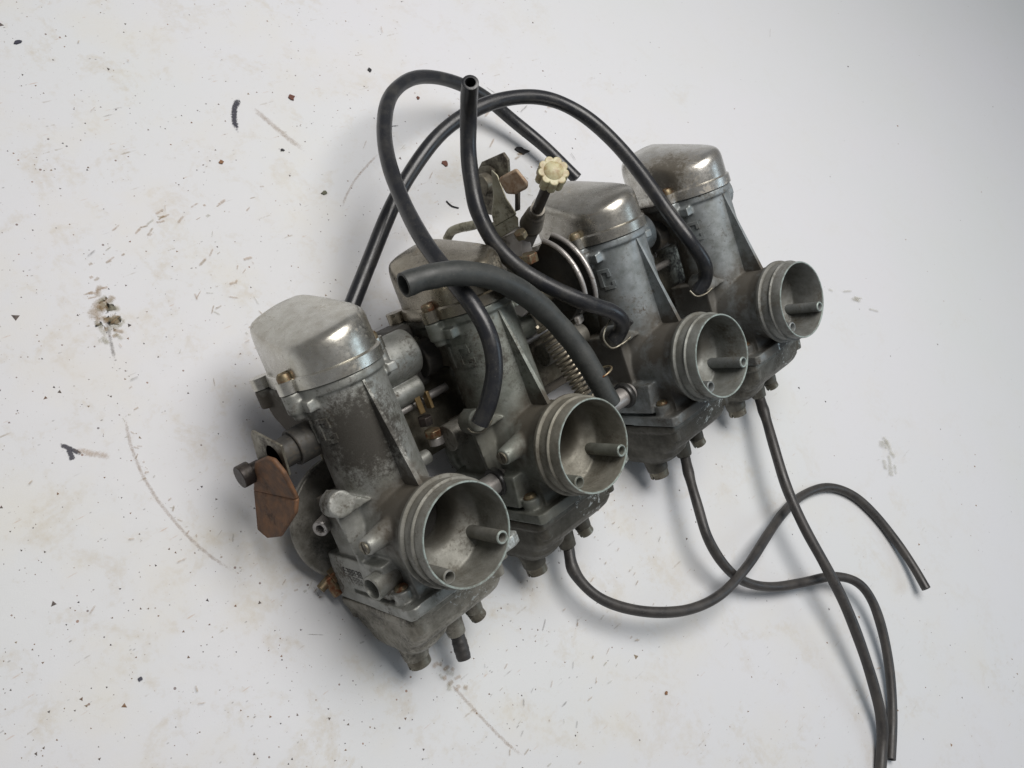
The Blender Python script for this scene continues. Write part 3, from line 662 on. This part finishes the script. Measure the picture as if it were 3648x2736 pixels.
# bracket with cable stop
def fvp(name, pts, x, th, mat, bevel=.04, label=None):
    """plate lying across the row at x, outline given as photo spots"""
    q = [on_plane(u, v, 0, x) for u, v in pts]; return P(name, prism(bmesh.new(), q, (th, 0, 0)), mat, bevel, label)
q = [Vector((13.1, 11.05, -8.1)), Vector((15.4, 10.85, -7.0)), Vector((15.6, 8.4, -7.6)), Vector((13.6, 8.6, -8.4))]
P('bracket_plate', prism(bmesh.new(), q, (0, 0, -.22)), 'bright', .04)
# upright cable bracket behind the pulley
def tri(u, v, x): return on_plane(u, v, 0, x)
rp = [tri(u, v, 14.2) for u, v in ((1000 + 40, 350), (1085, 330), (1096, 345), (1098, 375), (1080, 400), (1040, 390), (1030, 370))]
P('cable_bracket', prism(bmesh.new(), rp, (.2, 0, 0)), 'steel', .04)
rp = [tri(u, v, 13.6) for u, v in ((1062, 365), (1076, 378), (1094, 427), (1117, 462), (1069, 490), (1062, 459), (1066, 427))]
P('cable_bracket', prism(bmesh.new(), rp, (-.25, 0, .25)), 'bracket', .08)
rp = [tri(u, v, 14.0) for u, v in ((1034, 362), (1050, 358), (1066, 368), (1070, 434), (1064, 466), (1046, 462), (1034, 455))]
P('cable_bracket', prism(bmesh.new(), rp, (.22, 0, 0)), 'steel', .06)
a = tri(1050, 396, 13.9); P('bracket_washer', cyl(bmesh.new(), a + Vector((.3, 0, 0)), a - Vector((.45, 0, 0)), .62, seg=28), 'steel', .05)
bp = [tri(u, v, 13.2) for u, v in ((1078, 384), (1117, 362), (1141, 392), (1142, 405), (1116, 418), (1096, 417))]
P('bracket_block', prism(bmesh.new(), bp, (-.5, 0, .45)), 'rustlight', .14, 'small rusty square block on the cable bracket')
bp = [tri(u, v, 14.4) for u, v in ((1112, 400), (1119, 398), (1119, 455), (1112, 458))]
P('bracket_pin', prism(bmesh.new(), bp, (.2, 0, 0)), 'darksteel', .02)
ap = crom([tri(u, v, 15.2) for u, v in ((966, 516), (976, 500), (995, 492), (1020, 487), (1050, 478))], 6)
P('bracket_arm', tube(bmesh.new(), ap, .30, 10), 'bracket')
bp = [tri(u, v, 13.4) for u, v in ((1046, 490), (1112, 462), (1121, 470), (1122, 490), (1078, 517), (1056, 505))]
P('bracket_fold', prism(bmesh.new(), bp, (.1, 0, -.9)), 'bracket', .14)
bp = [tri(u, v, 13.9) for u, v in ((1076, 517), (1123, 494), (1136, 618), (1096, 606))]
P('bracket_plate', prism(bmesh.new(), bp, (.1, 0, -.25)), 'bright', .05)
# idle adjuster: ivory star knob on a stem with a ribbed ferrule
k = tri(1193, 376, 13.0); kb = tri(1152, 474, 15.0); d = (k - kb).normalized()
u_, v_, d_ = frame(d); star = []
for i in range(108):
    a = 6.2831853 * i / 108; rr = .76 + .12 * math.copysign(abs(math.cos(a * 4.5)) ** .6, 1) * 1.3 - .10; star.append(k + (u_ * math.cos(a) + v_ * math.sin(a)) * rr - d * .55)
bm = bmesh.new(); prism(bm, star, d * .95); lathe(bm, k + d * .38, d, [(0, .22), (.25, .2), (.5, .05), (.55, 0), (0, 0)], 24)
P('adjuster_knob', bm, 'plastic', .09, 'ivory plastic star knob of the idle adjuster')
L = (k - kb).length
P('adjuster_stem', cyl(bmesh.new(), kb, k - d * .3, .30, seg=20), 'darksteel')
prof = [(0, -1.6), (.66, -1.6), (.70, -1.3)]
for i in range(6): prof += [(.70 - .03 * i, -1.2 + i * .28), (.58 - .03 * i, -1.06 + i * .28)]
prof += [(.46, .55), (.42, .8), (0, .8)]
P('adjuster_ferrule', lathe(bmesh.new(), kb + d * .6, d, prof, 32), 'ferrule')
P('adjuster_base', cyl(bmesh.new(), kb - d * 3.4, kb - d * .9, .6, seg=24), 'bright', .06)
P('base_screw', hexa(bmesh.new(), tri(1128, 512, 13.9), (-.4, .9, .3), .38, .4), 'screw', .04)
# fuel tee between second and third, its collars
tb = tri(1327, 850, 14.6)

# choke lever at the near end
y_z = [(6.03, -6.69), (5.66, -8.19), (3.9, -10.1), (1.81, -10.45), (1.70, -9.2), (2.0, -7.6), (3.18, -5.78), (5.28, -5.5), (5.96, -5.92)]
bm = bmesh.new(); prism(bm, [(-4.5, 6.03, -6.69), (-4.5, 5.7, -8.15), (-4.5, 3.95, -10.05), (-4.3, 3.75, -5.75), (-4.45, 5.25, -5.5), (-4.5, 5.96, -5.92)], (-.26, 0, 0))
prism(bm, [(-4.48, 3.97, -10.05), (-5.05, 1.95, -10.35), (-5.15, 1.68, -9.2), (-5.1, 1.95, -7.6), (-4.6, 3.15, -5.85), (-4.3, 3.77, -5.75)], (-.26, .02, .02))
P('choke_lever', bm, 'rust', .09, 'rusty brown flat choke lever')
bm = bmesh.new(); cyl(bm, (-4.2, 5.1, -9.2), (-4.8, 5.1, -9.2), .40, seg=20); hexa(bm, (-4.75, 5.1, -9.2), (-1, 0, 0), .58, .62, 20); P('lever_bolt', bm, 'darksteel', .04)
P('lever_bracket', prism(bmesh.new(), [(-4.2, 7.1, -8.3), (-4.2, 6.9, -8.6), (-4.2, 5.4, -9.2), (-4.2, 4.6, -8.6), (-4.2, 4.8, -6.2), (-4.2, 6.4, -5.7)], (.14, 0, 0)), 'steel', .03)
bm = bmesh.new(); cyl(bm, (-4.2, 5.7, -7.0), (-1.5, 5.7, -7.0), .74, seg=32); cyl(bm, (-3.2, 5.7, -7.0), (-2.0, 5.7, -7.0), .92, seg=32); P('choke_shaft', bm, 'darkcast', .06)
bm = bmesh.new(); pipe(bm, (-2.4, 1.2, -8.3), (-3.3, 1.2, -7.7), .42, .2, 20); P('vacuum_nipple', bm, 'bright')
P('manifold_flange', lathe(bmesh.new(), (-.75, .35, -9.7), (0, 0, -1), [(0, -.35), (3.3, -.35), (3.4, -.25), (3.4, 0), (0, 0)], 56), 'bowl', .03)

bm = bmesh.new(); hexa(bm, (-2.6, -1.9, -9.4), (-1, -.2, -.1), .5, .6); cyl(bm, (-3.1, -2.0, -9.4), (-3.9, -2.3, -9.5), .26, seg=16); cyl(bm, (-3.3, -2.0, -9.4), (-3.2, -3.0, -9.2), .3, seg=16); P('fuel_fitting', bm, 'screw', .04)
# ---------------------------------------------------------------- hoses (table cm)
def hose(name, path, r, mat, label, bore_s=0, bore_e=0, cat='hose', group=None, rfun=None, seg=20, kids=()):
    pts = relax(crom(path, 10), 4); base = pts[0].copy(); rf = rfun or (lambda t_: 1.0); kk = len(name + label)
    rfun = lambda t_: rf(t_) * (1 + .022 * math.sin(t_ * 23 + kk) + .018 * math.sin(t_ * 61 + kk * 2))
    bm = bmesh.new(); tube(bm, [p - base for p in pts], r, seg, bore_s, bore_e, rfun)
    o = obj(name, bm, M[mat]); o.location = base * S; tag(o, label, cat, group); return o
def B2T(q): return W(q) * 100
c2 = B2T((XS[1] - 1.6, 3.0, -3.6)); c3 = B2T((XS[2] - 2.0, 3.3, -3.8)); c4 = B2T((XS[3] - 2.0, 3.3, -3.8))
hose('vent_hose', [at(1246, 386, 1.5), at(1180, 320, 1.5), at(1110, 262, 1.7), at(1040, 205, 2.6), at(965, 172, 4.0), at(895, 168, 5.2), at(845, 205, 6.0), at(830, 270, 6.6), at(838, 345, 7.2), at(868, 430, 8.2), at(915, 520, 9.6), at(975, 600, 11.0), at(1025, 665, 11.6), at(1058, 730, 11.4), at(1068, 800, 10.7), at(1055, 870, 9.7), at(1036, 915, 8.9)], .46, 'hose', 'black hose looping from the second carburettor to a loose end behind the ivory knob', .27, .27)
hose('vent_hose', [at(742, 705, 3.4), at(762, 655, 3.6), at(800, 560, 4.3), at(845, 450, 5.2), at(892, 365, 6.0), at(955, 285, 6.9), at(1035, 232, 7.6), at(1115, 210, 8.0), at(1190, 215, 8.2), at(1262, 250, 8.3), at(1330, 310, 8.6), at(1392, 385, 8.9), at(1445, 460, 9.2), at(1490, 520, 9.2), at(1520, 565, 8.6), at(1524, 600, 7.8), at(1508, 632, 7.0)], .47, 'hose', 'long black hose arching from behind the nearest cap over to the farthest carburettor', .27, .27)
hose('vent_hose', [at(1016, 178, 15.0), at(1013, 215, 13.6), at(1012, 260, 12.4), at(1012, 330, 11.3), at(1020, 400, 10.6), at(1035, 462, 10.1), at(1072, 530, 9.7), at(1130, 585, 9.6), at(1200, 625, 9.6), at(1270, 655, 9.6), at(1320, 672, 9.4), at(1343, 692, 8.9), at(1340, 715, 8.2), at(1325, 735, 7.6)], .46, 'hose', 'black hose with its open end standing upright above the crossing, fitted to the third carburettor', .27, .27)
fh = hose('fuel_hose', [at(872, 616, 12.6), at(915, 601, 12.7), at(985, 590, 12.7), at(1065, 600, 12.3), at(1140, 640, 11.3), at(1200, 695, 10.4), at(1250, 755, 9.8), at(1290, 820, 9.2), at(1318, 872, 8.5)], .615, 'hose_dusty', 'thick dusty black fuel hose with a wide open end in front of the second cap', .46, .46, seg=28)
# wire clip on the fuel hose
cpt = at(1298, 806, 9.35); dv = (at(1318, 872, 8.5) - at(1250, 755, 9.8)).normalized(); u_, v_, _ = frame(dv)
ring_ = [cpt + (u_ * math.cos(a * .2244) + v_ * math.sin(a * .2244)) * .665 - fh.location * 100 for a in range(27)]
o = obj('hose_clip', tube(bmesh.new(), ring_, .06, 8), M['screw'], fh)
# wire clips at vent stubs
def wclip(pts, name='wire_clip'):
    o = obj(name, tube(bmesh.new(), crom(pts, 8), .06, 8), M['steel']); o.parent = bank; o.matrix_parent_inverse = BANK.inverted(); return o
wclip([at(1318, 690, 8.6), at(1306, 715, 8.4), at(1305, 735, 8.2), at(1322, 752, 8.1), at(1345, 742, 8.3), at(1362, 728, 8.6)])
wclip([at(1010, 925, 8.3), at(1022, 934, 8.3), at(1042, 932, 8.5), at(1056, 918, 8.8), at(1062, 908, 8.9)])
wclip([at(1490, 628, 7.6), at(1505, 640, 7.6), at(1525, 634, 7.8), at(1538, 622, 8.0)])
# drain hoses
def bulge(t): return 1.0 + .16 * math.exp(-((t - bulge.at) / bulge.w) ** 2) + .06 * math.exp(-(t / .03) ** 2)
bulge.at = .055; bulge.w = .02
n2 = B2T((XS[1] + .58, -7.3, -5.9)); n3 = B2T((XS[2] + .58, -7.3, -5.9)); n4 = B2T((XS[3] + .58, -7.3, -5.9)); n1 = B2T((.58, -7.3, -5.9))
hose('drain_hose', [n2, at(1240, 1235, 2.0), at(1285, 1285, 2.1), at(1345, 1312, 2.2), at(1420, 1323, 2.4), at(1495, 1315, 2.5), at(1560, 1282, 2.5), at(1615, 1222, 2.2), at(1655, 1160, 1.6), at(1690, 1110, .9), at(1730, 1072, .4), at(1785, 1052, .34), at(1840, 1068, .34), at(1890, 1112, .34), at(1935, 1168, .45), at(1972, 1222, .75), at(2001, 1272, 1.1)], .325, 'drain', 'drain hose of the second carburettor, curling up to a loose end at the far right', 0, .19, 'hose', 'drain hoses under the float bowls', bulge)
hose('drain_hose', [n3, at(1490, 1032, 2.3), at(1508, 1095, 2.6), at(1530, 1165, 2.5), at(1568, 1225, 2.0), at(1612, 1258, 1.4), at(1670, 1268, 1.0), at(1735, 1258, 1.0), at(1800, 1245, 1.3), at(1852, 1258, 1.5), at(1885, 1300, 1.4), at(1908, 1370, 1.1), at(1922, 1450, .7), at(1928, 1540, .4), at(1924, 1640, .35)], .325, 'drain', 'drain hose of the third carburettor, dipping low and ending in front of the bottom edge', 0, .19, 'hose', 'drain hoses under the float bowls', bulge)
hose('drain_hose', [n4, at(1655, 905, 2.3), at(1675, 975, 2.6), at(1700, 1055, 2.7), at(1738, 1140, 2.7), at(1782, 1220, 2.7), at(1825, 1305, 2.4), at(1862, 1400, 1.9), at(1890, 1490, 1.4), at(1905, 1560, .9), at(1905, 1620, .5), at(1898, 1700, .36), at(1880, 1800, .36)], .36, 'drain', 'drain hose of the farthest carburettor, the longest one, running out at the bottom edge', 0, .2, 'hose', 'drain hoses under the float bowls', bulge)
bulge.at = .6; bulge.w = .2
hose('hose_stub', [n1, n1.lerp(at(1003, 1424, 1.7), .5) , at(1003, 1424, 1.7)], .37, 'drain', 'short cut off stub of drain hose under the nearest float bowl', 0, .2, 'hose', None, lambda t: 1 + .12 * math.sin(3.1 * t))
